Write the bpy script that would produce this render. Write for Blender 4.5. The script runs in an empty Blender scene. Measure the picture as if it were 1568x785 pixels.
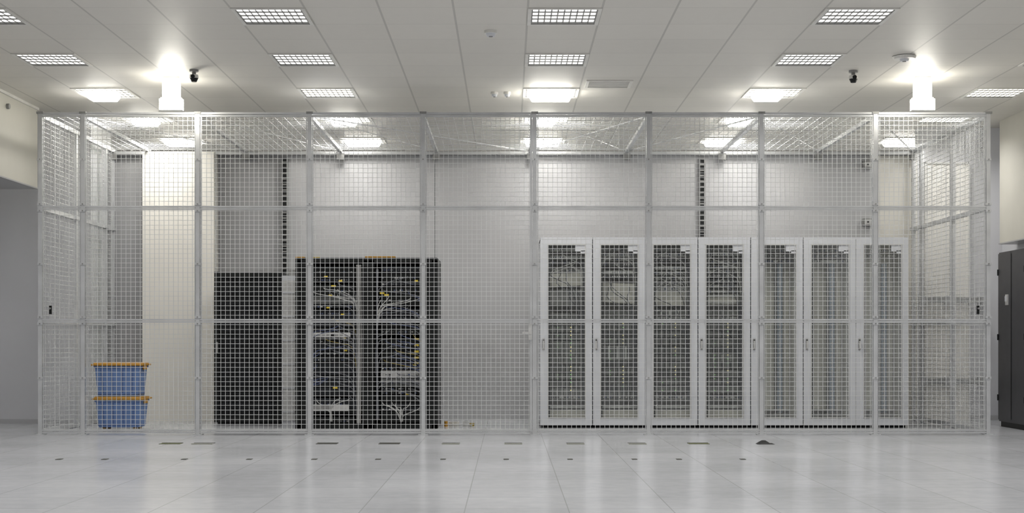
import bpy, math, random
from mathutils import Vector
random.seed(7)
S = bpy.context.scene
COL = S.collection

# ---------------------------------------------------------------- materials
def mat(name, col, rough=0.5, metal=0.0, var=0.06, scale=8.0, emit=None, es=0.0, bump=0.0, spec=0.5):
    m = bpy.data.materials.new(name); m.use_nodes = True
    nt = m.node_tree; b = nt.nodes['Principled BSDF']
    tc = nt.nodes.new('ShaderNodeTexCoord'); nz = nt.nodes.new('ShaderNodeTexNoise')
    nz.inputs['Scale'].default_value = scale; nz.inputs['Detail'].default_value = 3
    nt.links.new(tc.outputs['Object'], nz.inputs['Vector'])
    r = nt.nodes.new('ShaderNodeValToRGB')
    r.color_ramp.elements[0].position = 0.3; r.color_ramp.elements[1].position = 0.7
    r.color_ramp.elements[0].color = [max(0, c*(1-var)) for c in col]+[1]
    r.color_ramp.elements[1].color = [min(1, c*(1+var)) for c in col]+[1]
    nt.links.new(nz.outputs['Fac'], r.inputs['Fac']); nt.links.new(r.outputs['Color'], b.inputs['Base Color'])
    b.inputs['Roughness'].default_value = rough; b.inputs['Metallic'].default_value = metal
    b.inputs['Specular IOR Level'].default_value = spec
    if emit: 
        b.inputs['Emission Color'].default_value = list(emit)+[1]; b.inputs['Emission Strength'].default_value = es
    if bump:
        bp = nt.nodes.new('ShaderNodeBump'); bp.inputs['Strength'].default_value = bump; bp.inputs['Distance'].default_value = 0.01
        nt.links.new(nz.outputs['Fac'], bp.inputs['Height']); nt.links.new(bp.outputs['Normal'], b.inputs['Normal'])
    return m

def tile_mat(name, base, line, ox, oy, wx, wy, rough, marb, cellvar, size=0.6, linefac=(1, 1)):
    m = bpy.data.materials.new(name); m.use_nodes = True
    nt = m.node_tree; b = nt.nodes['Principled BSDF']; N = nt.nodes.new; L = nt.links.new
    tc = N('ShaderNodeTexCoord'); sp = N('ShaderNodeSeparateXYZ'); L(tc.outputs['Object'], sp.inputs[0])
    def M(op, a, c=None):
        n = N('ShaderNodeMath'); n.operation = op
        for i, v in enumerate((a, c)):
            if v is None: continue
            if isinstance(v, (int, float)): n.inputs[i].default_value = v
            else: L(v, n.inputs[i])
        return n.outputs[0]
    def axis(out, o, w):
        u = M('DIVIDE', M('SUBTRACT', out, o), size)
        fr = M('FRACT', u); d = M('MINIMUM', fr, M('SUBTRACT', 1.0, fr))
        return M('LESS_THAN', d, w/size/2), M('FLOOR', u)
    lx, cx = axis(sp.outputs[0], ox, wx); ly, cy = axis(sp.outputs[1], oy, wy)
    ln = M('MAXIMUM', M('MULTIPLY', lx, linefac[0]), M('MULTIPLY', ly, linefac[1]))
    cb = N('ShaderNodeCombineXYZ'); L(cx, cb.inputs[0]); L(cy, cb.inputs[1])
    wn = N('ShaderNodeTexWhiteNoise'); L(cb.outputs[0], wn.inputs['Vector'])
    nz = N('ShaderNodeTexNoise'); nz.inputs['Scale'].default_value = 9; nz.inputs['Detail'].default_value = 6
    L(tc.outputs['Object'], nz.inputs['Vector'])
    n2 = N('ShaderNodeTexNoise'); n2.inputs['Scale'].default_value = 0.7; L(tc.outputs['Object'], n2.inputs['Vector'])
    v = M('ADD', 1.0, M('MULTIPLY', M('SUBTRACT', wn.outputs['Value'], 0.5), cellvar))
    v = M('ADD', v, M('MULTIPLY', M('SUBTRACT', nz.outputs['Fac'], 0.5), marb))
    v = M('ADD', v, M('MULTIPLY', M('SUBTRACT', n2.outputs['Fac'], 0.5), marb))
    sc = N('ShaderNodeVectorMath'); sc.operation = 'SCALE'; sc.inputs[0].default_value = base; L(v, sc.inputs['Scale'])
    mx = N('ShaderNodeMix'); mx.data_type = 'RGBA'; L(ln, mx.inputs[0]); L(sc.outputs[0], mx.inputs[6]); mx.inputs[7].default_value = list(line)+[1]
    L(mx.outputs[2], b.inputs['Base Color'])
    L(M('ADD', rough-0.06, M('MULTIPLY', n2.outputs['Fac'], 0.12)), b.inputs['Roughness'])
    return m

def glass_mat():
    m = bpy.data.materials.new('door_glass'); m.use_nodes = True
    nt = m.node_tree; nt.nodes.clear(); N = nt.nodes.new; L = nt.links.new
    o = N('ShaderNodeOutputMaterial'); mx = N('ShaderNodeMixShader'); t = N('ShaderNodeBsdfTransparent'); g = N('ShaderNodeBsdfGlossy')
    t.inputs[0].default_value = (0.95, 0.96, 0.95, 1); g.inputs['Roughness'].default_value = 0.12
    mx.inputs[0].default_value = 0.12
    L(t.outputs[0], mx.inputs[1]); L(g.outputs[0], mx.inputs[2]); L(mx.outputs[0], o.inputs[0])
    return m

m_ceil = tile_mat('ceiling_tiles', (.67, .65, .60), (.42, .41, .38), .16, 15.05, .018, .012, .5, .05, .05, linefac=(.75, .35))
m_floor = tile_mat('raised_floor_tiles', (.48, .49, .515), (.30, .30, .31), -.25, 14.9, .007, .009, .19, .24, .07, linefac=(.7, .6))
m_wallg = mat('wall_paint_grey', (.51, .513, .525), .22, var=.03, scale=1.2)
m_walld = mat('wall_paint_dark_grey', (.35, .352, .36), .3, var=.03, scale=1.2)
m_wallw = mat('wall_panel_cream', (.82, .80, .74), .14, var=.015, scale=1.0)
m_wallb = mat('wall_paint_pale', (.66, .665, .69), .5, var=.03, scale=1.2)
m_beige = mat('bulkhead_paint', (.56, .545, .485), .5, var=.04, scale=2)
m_steel = mat('galvanised_frame', (.60, .61, .62), .32, .35, var=.08, scale=5)
m_wire = mat('galvanised_wire', (.68, .69, .69), .4, .2, var=.08, scale=5)
m_white = mat('white_powder_coat', (.61, .625, .655), .4, var=.03)
m_black = mat('black_powder_coat', (.008, .009, .009), .5, var=.2, spec=.3)
m_dark = mat('dark_equipment', (.045, .048, .05), .45, var=.3, scale=20)
m_darkn = mat('dark_network_equipment', (.016, .018, .022), .5, var=.3, scale=20, spec=.3)
m_mid = mat('grey_equipment', (.26, .26, .255), .4, var=.2, scale=20)
m_lite = mat('silver_equipment', (.56, .56, .55), .35, .2, var=.1, scale=20)
m_tan = mat('rack_interior_beige', (.62, .60, .55), .6, var=.1, scale=3)
m_tanl = mat('rack_interior_light', (.76, .74, .69), .6, var=.06, scale=2)
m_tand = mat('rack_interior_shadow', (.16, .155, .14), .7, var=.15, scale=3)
m_srv = mat('server_front', (.15, .155, .15), .45, var=.3, scale=14)
m_rail = mat('blue_grey_rail', (.34, .39, .46), .4, .3, var=.1)
m_glass = glass_mat()
m_green = mat('green_led', (.1, .4, .1), emit=(.45, .9, .3), es=.5)
m_yel = mat('yellow_label', (.75, .55, .04), .5)
m_amber = mat('amber_led', (.7, .6, .2), emit=(1, .88, .35), es=.6)
m_orange = mat('orange_plastic', (.50, .26, .03), .45)
m_blue = mat('blue_plastic', (.15, .25, .50), .4, var=.05)
m_blued = mat('blue_plastic_rib', (.10, .17, .38), .4, var=.05)
m_trim = mat('luminaire_trim', (.70, .69, .65), .4)
m_louv = mat('louvre_metal', (.16, .16, .155), .35, .3)
m_lamp = mat('lamp_tube', (.9, .9, .9), emit=(1, .98, .95), es=2.2)
m_lampb = mat('lamp_tube_bright', (.9, .9, .9), emit=(1, .96, .87), es=4.5)
m_glow = mat('opal_lens_and_added_glow', (.9, .9, .88), emit=(1, .96, .86), es=24)  # emergency light lenses, and glow blocks added below some luminaires
m_cab = mat('charcoal_cabinet', (.045, .045, .052), .4, var=.1)
m_hole = mat('floor_slot_dark', (.03, .03, .022), .7)
m_hole2 = mat('floor_slot_olive', (.09, .10, .035), .7)
m_cw = mat('white_cable', (.46, .46, .45), .5); m_cg = mat('grey_cable', (.10, .105, .12), .5)
m_cy = mat('yellow_cable', (.30, .22, .03), .5); m_cb = mat('blue_cable', (.05, .07, .16), .5)

# ---------------------------------------------------------------- mesh builder
class MB:
    def __init__(s): s.v = []; s.f = []; s.mi = []; s.mats = []
    def _m(s, m):
        if m not in s.mats: s.mats.append(m)
        return s.mats.index(m)
    def hexa(s, pts, m):
        k = len(s.v); s.v += pts; i = s._m(m)
        for f in ((0,3,2,1),(4,5,6,7),(0,1,5,4),(1,2,6,5),(2,3,7,6),(3,0,4,7)):
            s.f.append([k+a for a in f]); s.mi.append(i)
    def box(s, x0, x1, y0, y1, z0, z1, m):
        s.hexa([(x0,y0,z0),(x1,y0,z0),(x1,y1,z0),(x0,y1,z0),(x0,y0,z1),(x1,y0,z1),(x1,y1,z1),(x0,y1,z1)], m)
    def taper(s, cx, cy, z0, z1, w0, d0, w1, d1, m):
        p = []
        for w, d, z in ((w0,d0,z0),(w1,d1,z1)):
            p += [(cx-w/2,cy-d/2,z),(cx+w/2,cy-d/2,z),(cx+w/2,cy+d/2,z),(cx-w/2,cy+d/2,z)]
        s.hexa(p, m)
    def cyl(s, p0, p1, r0, r1, m, n=16):
        p0 = Vector(p0); p1 = Vector(p1); d = (p1-p0).normalized()
        a = d.orthogonal().normalized(); b = d.cross(a); k = len(s.v); i = s._m(m)
        for p, r in ((p0, r0), (p1, r1)):
            for j in range(n):
                t = 2*math.pi*j/n; s.v.append(tuple(p+a*math.cos(t)*r+b*math.sin(t)*r))
        for j in range(n):
            s.f.append([k+j, k+(j+1)%n, k+n+(j+1)%n, k+n+j]); s.mi.append(i)
        s.f.append([k+j for j in range(n)][::-1]); s.mi.append(i)
        s.f.append([k+n+j for j in range(n)]); s.mi.append(i)
    def bar(s, p0, p1, w, m):
        s.cyl(p0, p1, w*.7, w*.7, m, 4)
    def mesh(s, name):
        me = bpy.data.meshes.new(name); me.from_pydata(s.v, [], s.f)
        for m in s.mats: me.materials.append(m)
        me.polygons.foreach_set('material_index', s.mi); me.update()
        return me
    def obj(s, name, parent=None, loc=(0,0,0), bevel=0):
        o = bpy.data.objects.new(name, s.mesh(name)); COL.objects.link(o); o.location = loc
        if parent: o.parent = parent
        if bevel:
            md = o.modifiers.new('bevel', 'BEVEL'); md.width = bevel; md.segments = 2; md.limit_method = 'ANGLE'
        return o
def empty(name, loc=(0,0,0)):
    e = bpy.data.objects.new(name, None); e.empty_display_size = .1; COL.objects.link(e); e.location = loc; return e
def cables(name, paths, r, m, parent=None):
    c = bpy.data.curves.new(name, 'CURVE'); c.dimensions = '3D'; c.bevel_depth = r; c.bevel_resolution = 1; c.resolution_u = 4
    for P in paths:
        sp = c.splines.new('NURBS'); sp.points.add(len(P)-1); sp.use_endpoint_u = True; sp.order_u = 3
        for i, p in enumerate(P): sp.points[i].co = (*p, 1)
    c.materials.append(m)
    o = bpy.data.objects.new(name, c); COL.objects.link(o)
    if parent: o.parent = parent
    return o

CZ = 3.667           # ceiling height
WH = 3.36            # partition height
YB = 17.85           # partition face
XL, XR = -6.4, 6.2
YF, YE = -2.0, 20.6

# ---------------------------------------------------------------- room shell
b = MB(); b.box(XL-.2, XR+.2, YF-.2, YE+.2, -.15, 0, m_floor); b.obj('floor')
b = MB(); b.box(XL-.2, XR+.2, YF-.2, YE+.2, CZ, CZ+.15, m_ceil); b.obj('ceiling')
b = MB(); b.box(XL-.2, XL, YF, YE, 0, CZ, m_wallb); b.obj('wall_left')
b = MB(); b.box(XR, XR+.2, YF, YE, 0, CZ, m_wallb); b.obj('wall_right')
b = MB(); b.box(XL, XR, YF-.2, YF, 0, CZ, m_wallg); b.obj('wall_front')
b = MB(); b.box(XL, XR, YE, YE+.2, 0, CZ, m_wallg); b.obj('wall_rear')
b = MB()
segs = [(-5.02, -3.66, m_walld), (-3.66, -2.78, m_walld), (-2.78, -.92, m_wallg), (-.92, .30, m_wallg), (.30, 2.40, m_wallg), (2.40, 4.60, m_wallg), (4.60, 5.14, m_wallw)]
for a, c, m in segs: b.box(a+.003, c-.003, YB, YB+.12, 0, WH, m)
b.box(-5.02, 5.14, YB+.02, YB+.14, 0, WH-.01, m_walld)
b.obj('wall_back')
b = MB(); b.box(XL, -5.02, 17.12, YB+.12, 0, CZ, m_wallb); b.obj('wall_back_left')
b = MB(); b.box(5.14, XR, YB, YB+.12, 0, CZ, m_wallb); b.obj('wall_back_right')
b = MB()
for i in range(2):
    x0 = -4.53+i*.445
    b.box(x0, x0+.441, 17.62, 17.80, .0, 3.33, m_wallw)
b.box(-4.535, -3.635, 17.64, 17.84, 0, 3.34, m_trim)
b.obj('white_wall_panel')
b = MB()
b.box(5.22, 5.74, 17.76, 17.84, .0, 3.2, m_wallw)
b.box(5.2, 5.22, 17.74, 17.84, 0, 3.22, m_trim); b.box(5.74, 5.76, 17.74, 17.84, 0, 3.22, m_trim); b.box(5.2, 5.76, 17.74, 17.84, 3.2, 3.22, m_trim)
for z in (1.50, .49):
    b.box(5.12, 5.95, 17.66, 17.72, z-.035, z+.035, m_mid)
    for xx in (5.17, 5.46, 5.9): b.box(xx-.02, xx+.02, 17.65, 17.84, z-.05, z+.05, m_walld)
b.obj('door_1')
b = MB(); b.box(-5.02, 5.14, YB-.035, YB-.001, WH-.045, WH+.01, m_walld); b.obj('trim_1')
b = MB(); b.box(XL, -5.04, 17.10, 17.12, 0, .05, m_wallg); b.obj('baseboard_left')
b = MB(); b.box(5.77, XR, YB-.015, YB-.001, 0, .06, m_wallg); b.obj('baseboard_right')
# bulkheads
b = MB(); b.box(XL, -5.41, 6.0, 16.35, 2.75, CZ, m_beige); b.box(XL, -5.405, 6.0, 16.36, 2.735, 2.75, m_walld); b.box(-5.43, -5.39, 6, 16.35, CZ-.03, CZ, m_trim)
b.cyl((-5.41, 15.35, 3.52), (-5.38, 15.35, 3.52), .03, .03, m_mid)
b.obj('ceiling_bulkhead')
b = MB(); b.box(5.98, XR, 9, 17.3, 2.18, CZ, m_beige); b.box(5.97, XR, 9, 17.31, 2.165, 2.18, m_walld); b.obj('ceiling_bulkhead')

# ---------------------------------------------------------------- recessed luminaires
def luminaire_mesh(name, ml, added_glow=0):
    b = MB(); h = .298
    b.box(-h, h, -h, -h+.03, -.012, 0, m_trim); b.box(-h, h, h-.03, h, -.012, 0, m_trim)
    b.box(-h, -h+.03, -h+.03, h-.03, -.012, 0, m_trim); b.box(h-.03, h, -h+.03, h-.03, -.012, 0, m_trim)
    b.box(-h+.03, h-.03, -h+.03, h-.03, -.003, 0, m_louv)
    n = 10; W = 2*h-.07
    for r in range(4):
        y0 = -.245+r*.125
        for c in range(n):
            x0 = -W/2+c*W/n
            b.box(x0+.006, x0+W/n-.006, y0, y0+.055, -.006, -.003, ml)
        b.box(-W/2, W/2, y0+.085, y0+.098, -.007, -.003, m_trim)
    for c in range(n+1):
        x0 = -W/2+c*W/n; b.box(x0-.003, x0+.003, -.25, .25, -.010, -.003, m_louv)
    if added_glow == 1: b.taper(0, 0, -.075, -.02, .40, .30, .46, .40, m_glow)  # glowing block added under the louvre to brighten the ceiling around it
    if added_glow == 2: b.taper(-.05, .06, -.07, -.02, .26, .20, .32, .26, m_glow)  # smaller off-centre block, also added for the halo on the ceiling
    return b.mesh(name)
lm = luminaire_mesh('louvre_luminaire', m_lamp); lmb = luminaire_mesh('louvre_luminaire_bright', m_lampb)
lmo = luminaire_mesh('added_glow_luminaire', m_lampb, 1); lms = luminaire_mesh('small_added_glow_luminaire', m_lampb, 2)  # louvre luminaires with an added glow block
ld = bpy.data.lights.new('luminaire_lamp', 'AREA'); ld.shape = 'SQUARE'; ld.size = .5; ld.energy = 13.5; ld.color = (1, .98, .95); ld.spread = math.radians(150)
for r in range(10):
    y = 18.95-1.8*r
    for c in range(5):
        x = -4.34+2.4*c
        me = lm
        if r in (1, 2): me = lmb
        if r == 0 or (r == 2 and c == 2): me = lmo
        if (r == 2 and c in (0, 3)) or (r == 1 and c in (0, 1, 2, 3)): me = lms
        o = bpy.data.objects.new('recessed_ceiling_light', me); COL.objects.link(o); o.location = (x, y, CZ)
        l = bpy.data.objects.new('lamp', ld); COL.objects.link(l); l.parent = o; l.location = (0, 0, -.09)

# emergency lights hanging from ceiling
for x in (-3.42, 4.21):
    e = empty('emergency_light', (x, 14.45, CZ)); b = MB()
    b.box(-.08, .08, -.03, .03, -.03, 0, m_trim)
    b.box(-.085, .085, -.035, .035, -.21, -.03, m_glow)
    b.box(-.105, .105, -.03, .03, -.225, -.21, m_trim)
    b.box(-.115, .115, -.04, .04, -.34, -.225, m_glow)
    b.box(-.12, .12, -.045, .045, -.35, -.34, m_trim)
    b.obj('lamp_housing', e)

# ---------------------------------------------------------------- ceiling devices (x, y in metres)
for x, y, q in ((-.15, 12.30, 1), (3.73, 13.39, 1), (-.147, 15.31, .7), (-.01, 15.31, .7)):
    b = MB()
    b.cyl((0,0,0), (0,0,-.025), .055*q, .055*q, m_trim, 24); b.cyl((0,0,-.025), (0,0,-.05), .045*q, .035*q, m_white, 24); b.cyl((0,0,-.05), (0,0,-.056), .02*q, .015*q, m_mid, 16)
    if x > 3: b.cyl((0,0,-.005), (0,0,-.03), .11, .10, m_trim, 24)
    b.obj('smoke_detector', None, (x, y, CZ))
for x, y in ((-3.105, 14.06), (3.423, 14.10)):
    b = MB()
    b.cyl((0,0,0), (0,0,-.02), .045, .045, m_mid, 20); b.cyl((0,0,-.02), (0,0,-.05), .02, .02, m_mid, 12)
    b.cyl((0,0,-.05), (0,0,-.085), .042, .045, m_trim, 20); b.cyl((0,0,-.085), (0,0,-.12), .042, .026, m_black, 20)
    b.cyl((0,-.03,-.07), (.0,-.06,-.075), .018, .02, m_black, 12)
    b.obj('dome_security_camera', None, (x, y, CZ))
b = MB()
b.box(-.24, .24, -.2, -.17, -.012, 0, m_trim); b.box(-.24, .24, .17, .2, -.012, 0, m_trim); b.box(-.24, -.21, -.17, .17, -.012, 0, m_trim); b.box(.21, .24, -.17, .17, -.012, 0, m_trim)
b.box(-.21, .21, -.17, .17, -.003, 0, m_mid)
for i in range(9): b.box(-.21, .21, -.16+i*.036, -.145+i*.036, -.008, 0, m_trim)
b.obj('air_vent_grille', None, (1.047, 14.81, CZ))

# ---------------------------------------------------------------- cage
cage = empty('wire_mesh_cage', (0, 0, 0))
PX = [-4.93, -4.48, -3.27, -2.09, -.895, .28, 1.48, 2.67, 3.87, 5.06]
Y0, Y1 = 15.0, 17.78; ZT = 3.39; RZ = [.035, 1.20, 2.39, 3.37]
b = MB()
for i, x in enumerate(PX):
    w = .021
    b.box(x-w, x+w, Y0-w, Y0+w, 0, ZT, m_steel)
    if i == 5: b.box(x-.050, x-.026, Y0-.02, Y0+.02, .03, ZT-.02, m_steel)
    b.box(x-.05, x+.05, Y0-.05, Y0+.05, 0, .008, m_steel)
    for z in (.6, 1.17, 1.24, 1.8, 2.36, 2.43, 2.9):
        b.box(x-.030, x+.030, Y0-.03, Y0-.021, z-.012, z+.012, m_steel)
        b.cyl((x, Y0-.030, z), (x, Y0-.036, z), .007, .007, m_mid, 8)
    b.box(x-.035, x+.035, Y0-.035, Y0+.035, ZT-.01, ZT+.012, m_mid)
for x in (PX[0], PX[-1]):
    for y in (16.2, 17.4, Y1-.03):
        b.box(x-.022, x+.022, y-.022, y+.022, 0, ZT, m_steel)
        for z in (1.2, 2.39): b.box(x-.03, x+.03, y-.05, y+.05, z-.02, z+.02, m_steel)
    for z in RZ: b.box(x-.014, x+.014, Y0, Y1, z-.022, z+.022, m_steel)
for z in RZ:
    for i in range(len(PX)-1):
        b.box(PX[i]+.021, PX[i+1]-.021, Y0-.014, Y0+.014, z-.020, z-.003, m_steel)
        b.box(PX[i]+.021, PX[i+1]-.021, Y0-.014, Y0+.014, z+.003, z+.020, m_steel)
for i in range(len(PX)-1):
    for x in (PX[i]+.031, PX[i+1]-.031):
        b.box(x-.004, x+.004, Y0-.008, Y0+.008, .05, ZT-.03, m_steel)
b.box(PX[0], PX[-1], Y0-.024, Y0+.024, ZT-.012, ZT+.006, m_steel)
b.obj('frame', cage)
b = MB()
b.box(PX[0], PX[-1], Y1-.06, Y1-.02, ZT-.075, ZT-.04, m_steel)
for x in PX:
    b.box(x-.02, x+.02, Y0, Y1, ZT-.05, ZT-.01, m_steel)
    b.box(x-.045, x+.045, Y1-.07, Y1-.01, ZT-.14, ZT-.06, m_mid)
for a, c in ((1, 2), (3, 5), (6, 5), (7, 6), (8, 9)):
    b.bar((PX[a], Y0, ZT-.03), (PX[c], Y1, ZT-.03), .012, m_steel)
for a, c in ((2, 3), (3, 4), (5, 6), (7, 8)):
    b.bar((PX[a], Y0, ZT-.03), (PX[c], Y1, ZT-.03), .008, m_steel)
b.obj('roof_beams', cage)
t = .0022
b = MB()
x = PX[0]+.05
while x < PX[-1]:
    b.box(x-t, x+t, Y0-t, Y0+t, .03, ZT-.02, m_wire); x += .05
z = .06
while z < ZT-.03:
    b.box(PX[0], PX[-1], Y0-t-.004, Y0+t-.004, z-t, z+t, m_wire); z += .05
b.obj('front_mesh', cage)
b = MB()
for X in (PX[0], PX[-1]):
    y = Y0+.05
    while y < Y1-.02:
        b.box(X-t, X+t, y-t, y+t, .03, ZT-.02, m_wire); y += .05
    z = .06
    while z < ZT-.03:
        b.box(X-t-.004, X+t-.004, Y0, Y1, z-t, z+t, m_wire); z += .05
b.obj('side_mesh', cage)
b = MB(); x = PX[0]+.05
while x < PX[-1]:
    b.box(x-.0018, x+.0018, Y0, Y1-.03, ZT-.03, ZT-.026, m_wire); x += .10
y = Y0+.05
while y < Y1-.05:
    b.box(PX[0], PX[-1], y-.0018, y+.0018, ZT-.026, ZT-.022, m_wire); y += .10
b.obj('roof_mesh', cage)
b = MB()
for X in (-4.82, 4.95):
    b.box(X-.012, X+.012, Y0-.03, Y0-.01, 1.27, 1.36, m_black); b.cyl((X, Y0-.03, 1.33), (X, Y0-.05, 1.33), .01, .01, m_mid, 10)
b.box(.215, .25, Y0-.045, Y0-.015, 1.0, 1.17, m_lite); b.box(.15, .25, Y0-.05, Y0-.035, 1.06, 1.085, m_lite)
b.obj('door_locks', cage)

# ---------------------------------------------------------------- storage boxes
def tote(name, loc, wheels):
    e = empty(name, loc); b = MB(); h = .375
    zb = .035 if wheels else .0
    b.taper(0, 0, zb, h-.035, .44, .30, .49, .36, m_blue)
    b.taper(0, 0, h-.06, h-.035, .51, .38, .515, .385, m_blued)
    for i in (-.16, -.055, .055, .16):
        b.hexa([(i-.012, -.155, zb+.04), (i+.012, -.155, zb+.04), (i+.012, -.14, zb+.04), (i-.012, -.14, zb+.04),
                (i*1.08-.012, -.183, h-.07), (i*1.08+.012, -.183, h-.07), (i*1.08+.012, -.15, h-.07), (i*1.08-.012, -.15, h-.07)], m_blued)
    b.taper(0, 0, zb+.02, zb+.032, .455, .316, .455, .316, m_blued)
    b.obj('tub', e, bevel=.006)
    b = MB(); b.taper(0, 0, h-.035, h-.016, .56, .42, .56, .42, m_orange); b.taper(0, 0, h-.016, h, .53, .38, .51, .36, m_orange)
    for sx in (-1, 1): b.box(sx*.262-.010, sx*.262+.010, -.06, .06, h-.08, h-.03, m_orange)
    if wheels:
        for sx in (-.17, .17):
            for sy in (-.1, .1):
                b.cyl((sx-.015, sy, .022), (sx+.015, sy, .022), .022, .022, m_orange, 16); b.box(sx-.02, sx+.02, sy-.015, sy+.015, .02, .045, m_orange)
    b.obj('lid', e, bevel=.005)
    return e
tote('plastic_storage_box', (-4.30, 15.85, 0), True)
tote('plastic_storage_box', (-4.31, 15.85, .376), False)

# ---------------------------------------------------------------- white glazed racks
def rack(x0, kind, rng):
    e = empty('server_rack', (x0, 16.2, 0)); W, D, H = .596, 1.0, 2.17
    b = MB()
    b.box(.02, W-.02, .06, D, 0, .035, m_black)
    b.box(.004, .03, .03, D, .035, H-.01, m_white); b.box(W-.03, W-.004, .03, D, .035, H-.01, m_white)
    b.box(.03, W-.03, D-.02, D, .035, H-.01, m_tand)
    yb = .42 if kind <= 3 else .25
    b.box(.03, W-.03, yb, yb+.02, .06, H-.03, m_tan if kind <= 3 else m_tanl)
    b.box(.004, W-.004, .03, D, H-.03, H, m_white); b.box(.03, W-.03, .03, D, .035, .06, m_tan)
    for x in (.045, W-.065):
        b.box(x, x+.02, .10, .13, .06, H-.03, m_mid)
    wx0, wx1, wz0, wz1 = .095, .510, .12, 2.08
    b.box(.003, wx0, 0, .03, .03, H, m_white); b.box(wx1, W-.003, 0, .03, .03, H, m_white)
    b.box(wx0, wx1, 0, .03, .03, wz0, m_white); b.box(wx0, wx1, 0, .03, wz1, H, m_white)
    b.box(wx0-.012, wx0, -.006, 0, wz0-.012, wz1+.012, m_lite); b.box(wx1, wx1+.012, -.006, 0, wz0-.012, wz1+.012, m_lite)
    b.box(wx0, wx1, -.006, 0, wz1, wz1+.012, m_lite); b.box(wx0, wx1, -.006, 0, wz0-.012, wz0, m_lite)
    b.box(wx0, wx0+.015, .005, .03, wz0, wz1, m_dark)
    b.box(wx1-.11, wx1, .002, .012, wz1-.07, wz1, m_white)
    b.box(wx1-.05, wx1-.0, .002, .012, wz1-.09, wz1-.06, m_white)
    b.box(.025, .05, -.012, 0, .89, 1.02, m_mid); b.box(.03, .045, -.028, -.01, .91, .99, m_lite)
    b.cyl((.0375, -.012, 1.0), (.0375, -.02, 1.0), .008, .008, m_dark, 10)
    b.obj('cabinet', e)
    g = MB(); g.box(wx0, wx1, .014, .018, wz0, wz1, m_glass); g.obj('glass_pane', e)
    q = MB(); fx0, fx1 = .075, W-.075
    def unit(z0, z1, m, style='srv'):
        q.box(fx0, fx1, .11, yb-.01, z0, z1-.004, m); zc = (z0+z1)/2
        if style == 'srv':
            nn = rng.choice((4, 6, 8)); w = (fx1-fx0-.06)/nn
            for i in range(nn): q.box(fx0+.03+i*w, fx0+.03+(i+.8)*w, .106, .11, z0+.008, z1-.012, m_srv if m is not m_srv else m_dark)
        if style == 'patch':
            for i in range(16):
                xx = fx0+.02+i*.0265; q.box(xx, xx+.014, .104, .11, zc-.01, zc+.008, rng.choice((m_dark, m_cb, m_cg, m_cw, m_cw)))
    if kind <= 3:
        z = 2.06; lay = []
        zt, bl0, bl1 = ((1.80, 1.60, 1.76), (1.72, 1.44, 1.66), (1.60, 1.40, 1.56), (1.56, 1.40, 1.52))[kind]
        while z > zt: lay.append((z-.044, z, rng.choice((m_mid, m_lite, m_mid, m_dark)), 'patch')); z -= rng.choice((.05, .06, .09))
        # blanking plate, slightly tilted in the first two cabinets
        dz = (.03, -.03, 0, .01)[kind]
        q.hexa([(fx0, .115, bl0), (fx1, .115, bl0+dz), (fx1, .13, bl0+dz), (fx0, .13, bl0), (fx0, .115, bl1), (fx1, .115, bl1+dz*.5), (fx1, .13, bl1+dz*.5), (fx0, .13, bl1)], m_tan)
        if kind == 0: q.box(fx0, fx1, .13, .4, 1.40, 1.58, m_mid)
        if kind == 3:
            for zz in (1.50, 1.42): q.box(fx0, fx1, .10, .4, zz, zz+.02, m_lite)
        z = 1.34+rng.uniform(-.03, .02)
        for k in range(2): lay.append((z-.06, z, rng.choice((m_lite, m_mid)), 'srv')); z -= .07
        while z > .40:
            light = (kind == 1 and .80 < z < .98)
            h = .088 if not light else .16
            lay.append((z-h, z, m_lite if light else rng.choice((m_srv, m_dark, m_dark, m_mid)), 'srv')); z -= h+.002
        lay.append((.32, .37, m_mid, 'patch')); lay.append((.22, .25, m_lite, 'x'))
        q.box(fx0, fx1, .115, .13, .06, .20, m_tan)
        for u in lay: unit(*u)
        z = .42
        while z < 1.2:
            if rng.random() < .7: q.box(.348, .361, .096, .106, z, z+.010, rng.choice((m_amber, m_amber, m_green)))
            if rng.random() < .3: q.box(.20, .210, .098, .106, z, z+.006, m_green)
            z += .045
    else:
        for zz in (2.04, 1.98, 1.92)[:3 if kind < 6 else 2]: unit(zz-.03, zz, rng.choice((m_mid, m_lite)), 'patch')
        q.box(.30, .325, .16, .19, .12, 1.88, m_srv); q.box(.335, .395, .18, .21, .12, 1.88, m_rail)
        for i in range(43): q.box(.352, .368, .176, .18, .16+i*.04, .18+i*.04, m_cw)
        q.box(.12, .130, .2, .22, .06, 2.05, m_mid); q.box(.475, .49, .2, .22, .06, 2.05, m_mid)
        q.box(.41, .475, .22, .24, .06, 1.8, m_tan)
        q.box(.14, .47, .15, .24, .19, .205, m_lite)
        q.box(.14, .47, .15, .24, .06, .16, m_mid)
    q.obj('equipment', e)
    if kind <= 3:
        P = []
        for i in range(12 if kind > 1 else 6):
            xs = rng.uniform(.11, .48); zs = rng.uniform(1.65 if kind > 1 else 1.85, 2.05); xe = rng.choice((.09, .50, .49)); 
            P.append([(xs, .10, zs), (xs, .07, zs-.03), ((xs+xe)/2, .055, zs-rng.uniform(.04, .12)), (xe, .06, zs-.15), (xe, .08, zs-.4)])
        cables('patch_cables', P, .004, m_cw, e)
        P = []
        for i in range(6):
            xs = rng.uniform(.11, .48); zs = rng.uniform(1.2, 1.9)
            P.append([(xs, .10, zs), (xs, .06, zs-.05), (xs+rng.uniform(-.1, .1), .055, zs-.14), (.5, .07, zs-.3), (.505, .08, .4)])
        for i in range(5): P.append([(.488+i*.006, .075, 1.9), (.492, .07, 1.2), (.488+i*.005, .075, .3)])
        cables('cable_bundle', P, .005, m_cg, e)
rng = random.Random(3)
for i in range(7): rack(.365+.6*i, i, rng)

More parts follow.
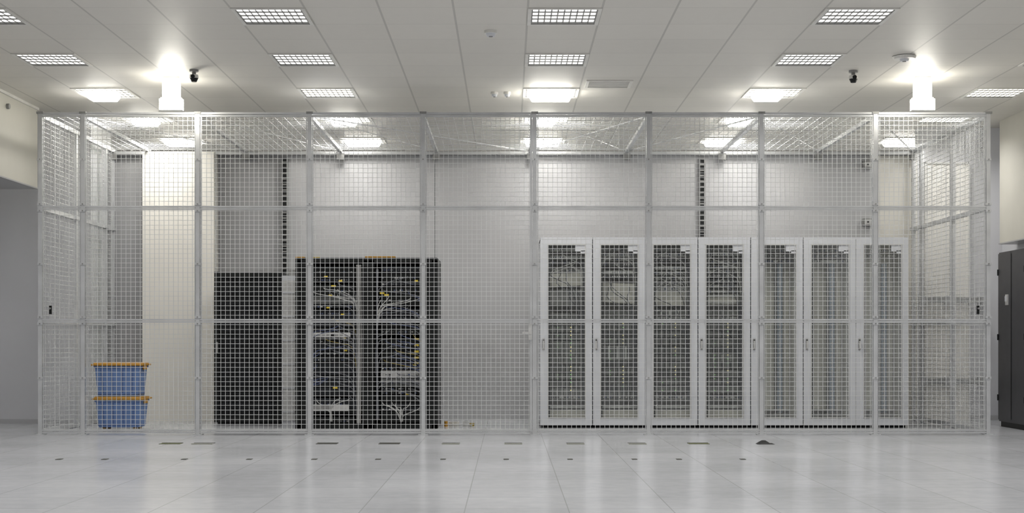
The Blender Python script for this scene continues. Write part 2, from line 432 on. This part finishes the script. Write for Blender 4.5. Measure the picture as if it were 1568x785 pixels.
# ---------------------------------------------------------------- black server cabinet
e = empty('black_server_cabinet', (-3.47, 16.8, 0)); b = MB(); W, D, H = .795, .9, 1.80
b.box(0, W, .03, D, .03, H, m_black); b.box(.03, W-.03, .05, D-.02, 0, .03, m_black)
b.box(0, .05, 0, .03, .03, H, m_black); b.box(W-.05, W, 0, .03, .03, H, m_black); b.box(.05, W-.05, 0, .03, H-.06, H, m_black); b.box(.05, W-.05, 0, .03, .03, .10, m_black)
for i in range(16): b.box(.07+i*.042, .078+i*.042, .015, .028, .1, H-.06, m_darkn)
for i in range(40): b.box(.05, W-.05, .018, .03, .12+i*.041, .13+i*.041, m_darkn)
b.box(.02, .045, -.02, 0, .85, .98, m_mid); b.box(.0, .04, .0, .6, H, H+.01, m_dark)
b.obj('cabinet', e)
b = MB(); b.box(-2.665, -2.50, 16.75, 17.3, 0, 1.76, m_white); b.box(-2.66, -2.505, 16.74, 16.75, .05, 1.7, m_lite)
for i in range(6): b.box(-2.655, -2.51, 16.73, 16.74, .15+i*.28, .165+i*.28, m_white)
b.cyl((-2.58, 17.0, 1.76), (-2.58, 17.0, 1.84), .05, .04, m_mid)
b.obj('cable_riser_cabinet')

# ---------------------------------------------------------------- open black network racks
e = empty('network_rack', (-2.40, 16.05, 0)); W2 = 1.60; H = 1.93
b = MB(); q = MB()
for x in (0, .77, .83, W2-.06):
    b.box(x, x+.06 if x != .77 else x+.05, 0, .06, 0, H-.03, m_black); b.box(x, x+.05, .8, .86, 0, H-.03, m_black)
b.box(0, W2, 0, .9, H-.05, H, m_black); b.box(0, W2, 0, .9, .0, .05, m_black)
b.box(W2-.03, W2, .06, .86, .05, H-.05, m_black); b.box(0, .03, .06, .86, .05, H-.05, m_black)
b.box(.03, W2-.03, .84, .86, .05, H-.05, m_black)
b.box(W2-.14, W2-.06, 0, .05, .05, H-.05, m_black); b.box(0.05, .12, 0, .05, .05, H-.05, m_black)
b.box(.12, .26, .1, .3, H, H+.012, m_yel); b.box(.78, 1.12, .05, .25, H, H+.018, m_orange); b.box(.0, .10, 0, .1, H-.02, H+.01, m_orange)
r2 = random.Random(11)
for bx in (.185, .955):
    z = 1.84
    while z > .12:
        h = r2.choice((.044, .044, .088, .132)); 
        m = r2.choices((m_darkn, m_black, m_srv, m_lite), (7, 5, 1.2, .35))[0]
        q.box(bx, bx+.48, .06+r2.uniform(0, .03), .6, z-h+.004, z, m)
        nn = r2.choice((12, 16, 20)); w = .44/nn
        if r2.random() < .75:
            for i in range(nn):
                if r2.random() < .6: q.box(bx+.02+i*w, bx+.02+i*w+w*.6, .05, .06, z-h/2-.01, z-h/2+.004, r2.choices((m_cb, m_cg, m_cw, m_mid, m_dark), (3, 4, .8, 1.5, 4))[0])
        if r2.random() < .22: xx = bx+r2.uniform(.05, .4); q.box(xx, xx+.04, .045, .055, z-h, z-h+.018, m_yel)
        z -= h+.003 + (.03 if r2.random() < .2 else 0)
q.box(.175, .62, .0, .5, 1.03, 1.085, m_lite); q.box(.40, .45, -.004, 0, 1.045, 1.07, m_dark)
for k in range(7): q.box(.2+k*.05, .235+k*.05, -.004, 0, 1.05, 1.065, m_mid)
q.box(.175, .60, .0, .5, .20, .27, m_lite); q.box(.2, .4, -.004, 0, .22, .26, m_mid)
q.box(.96, 1.43, .02, .5, .52, .545, m_mid)
for z in (1.0, .93, .86, .79, .73): q.box(1.34, 1.39, .03, .05, z, z+.022, m_yel)
for z, x in ((1.52, .95), (1.50, 1.0), (.45, .42), (1.6, .4)): q.box(x, x+.05, .03, .05, z, z+.02, m_yel)
b.obj('frame', e); q.obj('equipment', e)
def drape(bx, n, zl, zh, rr, side):
    P = []
    for i in range(n):
        xs = rr.uniform(bx, bx+.46); zs = rr.uniform(zl, zh); xe = side+rr.uniform(-.02, .02)
        P.append([(xs, .05, zs), (xs, .01, zs-.02), ((xs+xe)/2, -.005, zs-rr.uniform(.02, .08)), (xe, .0, zs-rr.uniform(.05, .15)), (xe, .02, max(.08, zs-rr.uniform(.2, .5)))])
    return P
rr = random.Random(5)
cables('white_cables', drape(.185, 5, 1.5, 1.6, rr, .69)+drape(.955, 7, 1.35, 1.5, rr, .93)+drape(.185, 6, .25, .35, rr, .4)+drape(.955, 9, .2, .3, rr, 1.2)
       + [[(.69+i*.012, .0+.01*(i%3), 1.85), (.70+i*.01+rr.uniform(-.01, .01), -.01, 1.2), (.69+i*.012+rr.uniform(-.01, .01), .0, .7), (.695+i*.01, .0, .06)] for i in range(5)], .004, m_cw, e)
cables('grey_cables', drape(.185, 22, .4, 1.8, rr, .69)+drape(.955, 26, .4, 1.8, rr, 1.46)+drape(.955, 10, .5, 1.8, rr, .92)
       + [[(.91+i*.008, .02, 1.8), (.915, .0, 1.0), (.91+i*.01, .02, .1)] for i in range(4)], .0045, m_cg, e)
cables('blue_cables', drape(.185, 12, .5, 1.2, rr, .14)+drape(.955, 12, .6, 1.7, rr, 1.45), .004, m_cb, e)
cables('yellow_cables', drape(.185, 2, .6, 1.7, rr, .69)+drape(.955, 3, .6, 1.1, rr, 1.45), .003, m_cy, e)

# ---------------------------------------------------------------- cable channels on back wall
def channel(x, z0, z1):
    b = MB(); y = YB-.05; Y = YB-.001
    b.box(x-.04, x-.028, y-.01, Y, z0, z1, m_mid); b.box(x+.028, x+.04, y-.01, Y, z0, z1, m_mid); b.box(x-.028, x+.028, Y-.011, Y, z0, z1, m_dark)
    z = z0+.03
    while z < z1-.02: b.box(x-.028, x+.028, y, y+.01, z, z+.02, m_mid); z += .07
    b.obj('cable_tray')
channel(-2.80, 1.3, 3.28); channel(2.43, 1.9, 3.28)
Y = YB-.001
for z in (3.20, 2.48, 1.50):
    b = MB(); b.box(4.44, 4.56, Y-.06, Y, z-.045, z+.045, m_mid); b.box(4.46, 4.54, Y-.068, Y-.06, z-.03, z+.03, m_lite); b.cyl((4.5, Y-.068, z), (4.5, Y-.075, z), .012, .012, m_dark, 10); b.obj('junction_box')

# ---------------------------------------------------------------- charcoal cabinets at right
for k in range(3):
    y0 = 16.55-.85*(k+1)
    e = empty('metal_storage_cabinet', (5.70, y0, 0)); b = MB()
    b.box(.012, .46, .004, .846, .06, 2.015, m_cab); b.box(.03, .45, .02, .83, 0, .06, m_black)
    b.box(0, .012, .01, .42, .08, 2.0, m_cab); b.box(0, .012, .43, .84, .08, 2.0, m_cab)
    b.box(-.004, 0, .425-.02, .425-.005, .1, 1.98, m_black)
    b.box(-.018, 0, .50, .56, 1.40, 1.52, m_lite); b.box(-.03, -.015, .52, .54, 1.44, 1.50, m_white)
    for z in (.3, 1.0, 1.75): b.cyl((-.006, .836, z), (-.006, .836, z+.07), .008, .008, m_black, 8)
    b.obj('body', e)

# ---------------------------------------------------------------- small items on floor in the cage
e = empty('power_adapters', (-.62, 16.55, 0)); b = MB()
b.box(-.07, .05, -.04, .04, 0, .05, m_tan); b.box(.09, .16, -.04, .05, 0, .06, m_lite); b.cyl((-.10, -.06, 0), (-.10, -.06, .06), .02, .02, m_orange); b.cyl((.2, 0, 0), (.2, 0, .035), .025, .03, m_cy)
b.obj('boxes', e)
cables('leads', [[(-.1, -.05, .02), (0, -.1, .01), (.1, -.06, .03), (.2, -.1, .01)]], .006, m_cw, e)

# ---------------------------------------------------------------- floor cut-outs
b = MB()
for k, x in enumerate((-3.24, -2.93, -1.74, -1.14, -.55, .05, .646, 1.24, 1.83)):
    dk = m_hole if k in (2, 3) else m_hole2
    w = .10 if k in (0, 1, 2, 3, 8) else .085
    b.box(x-w, x+w, 13.6, 13.61, 0, .004, dk); b.box(x-w, x+w, 13.72, 13.75, 0, .004, m_hole)
    b.box(x-w, x+w, 13.61, 13.72, 0, .002, dk if k in (0, 2, 3, 8) else m_mid)
for x in (-3.73, -3.35, -2.69, -2.15, -1.61, -1.08, -.54, -.016, .515, 1.05, 1.42, 1.95):
    b.box(x-.022, x+.022, 11.78, 11.86, 0, .003, m_hole)
b.obj('floor_cable_cutouts')
b = MB(); x = 2.447
b.taper(x, 13.62, 0, .035, .14, .1, .03, .04, m_black); b.taper(x+.02, 13.58, 0, .012, .16, .06, .1, .03, m_black)
b.obj('rubber_cable_grommet')

# ---------------------------------------------------------------- camera
cd = bpy.data.cameras.new('camera'); cam = bpy.data.objects.new('camera', cd); COL.objects.link(cam)
cam.location = (0, 0, .966); cam.rotation_euler = (math.radians(90), 0, 0)
cd.lens = 50; cd.sensor_width = 36; cd.sensor_fit = 'HORIZONTAL'; cd.shift_x = 6/1568; cd.shift_y = 132.5/1568; cd.clip_end = 60
S.camera = cam
S.view_settings.view_transform = 'Standard'
w = bpy.data.worlds.new('world'); S.world = w; w.use_nodes = True
w.node_tree.nodes['Background'].inputs[0].default_value = (.9, .95, 1, 1); w.node_tree.nodes['Background'].inputs[1].default_value = .1
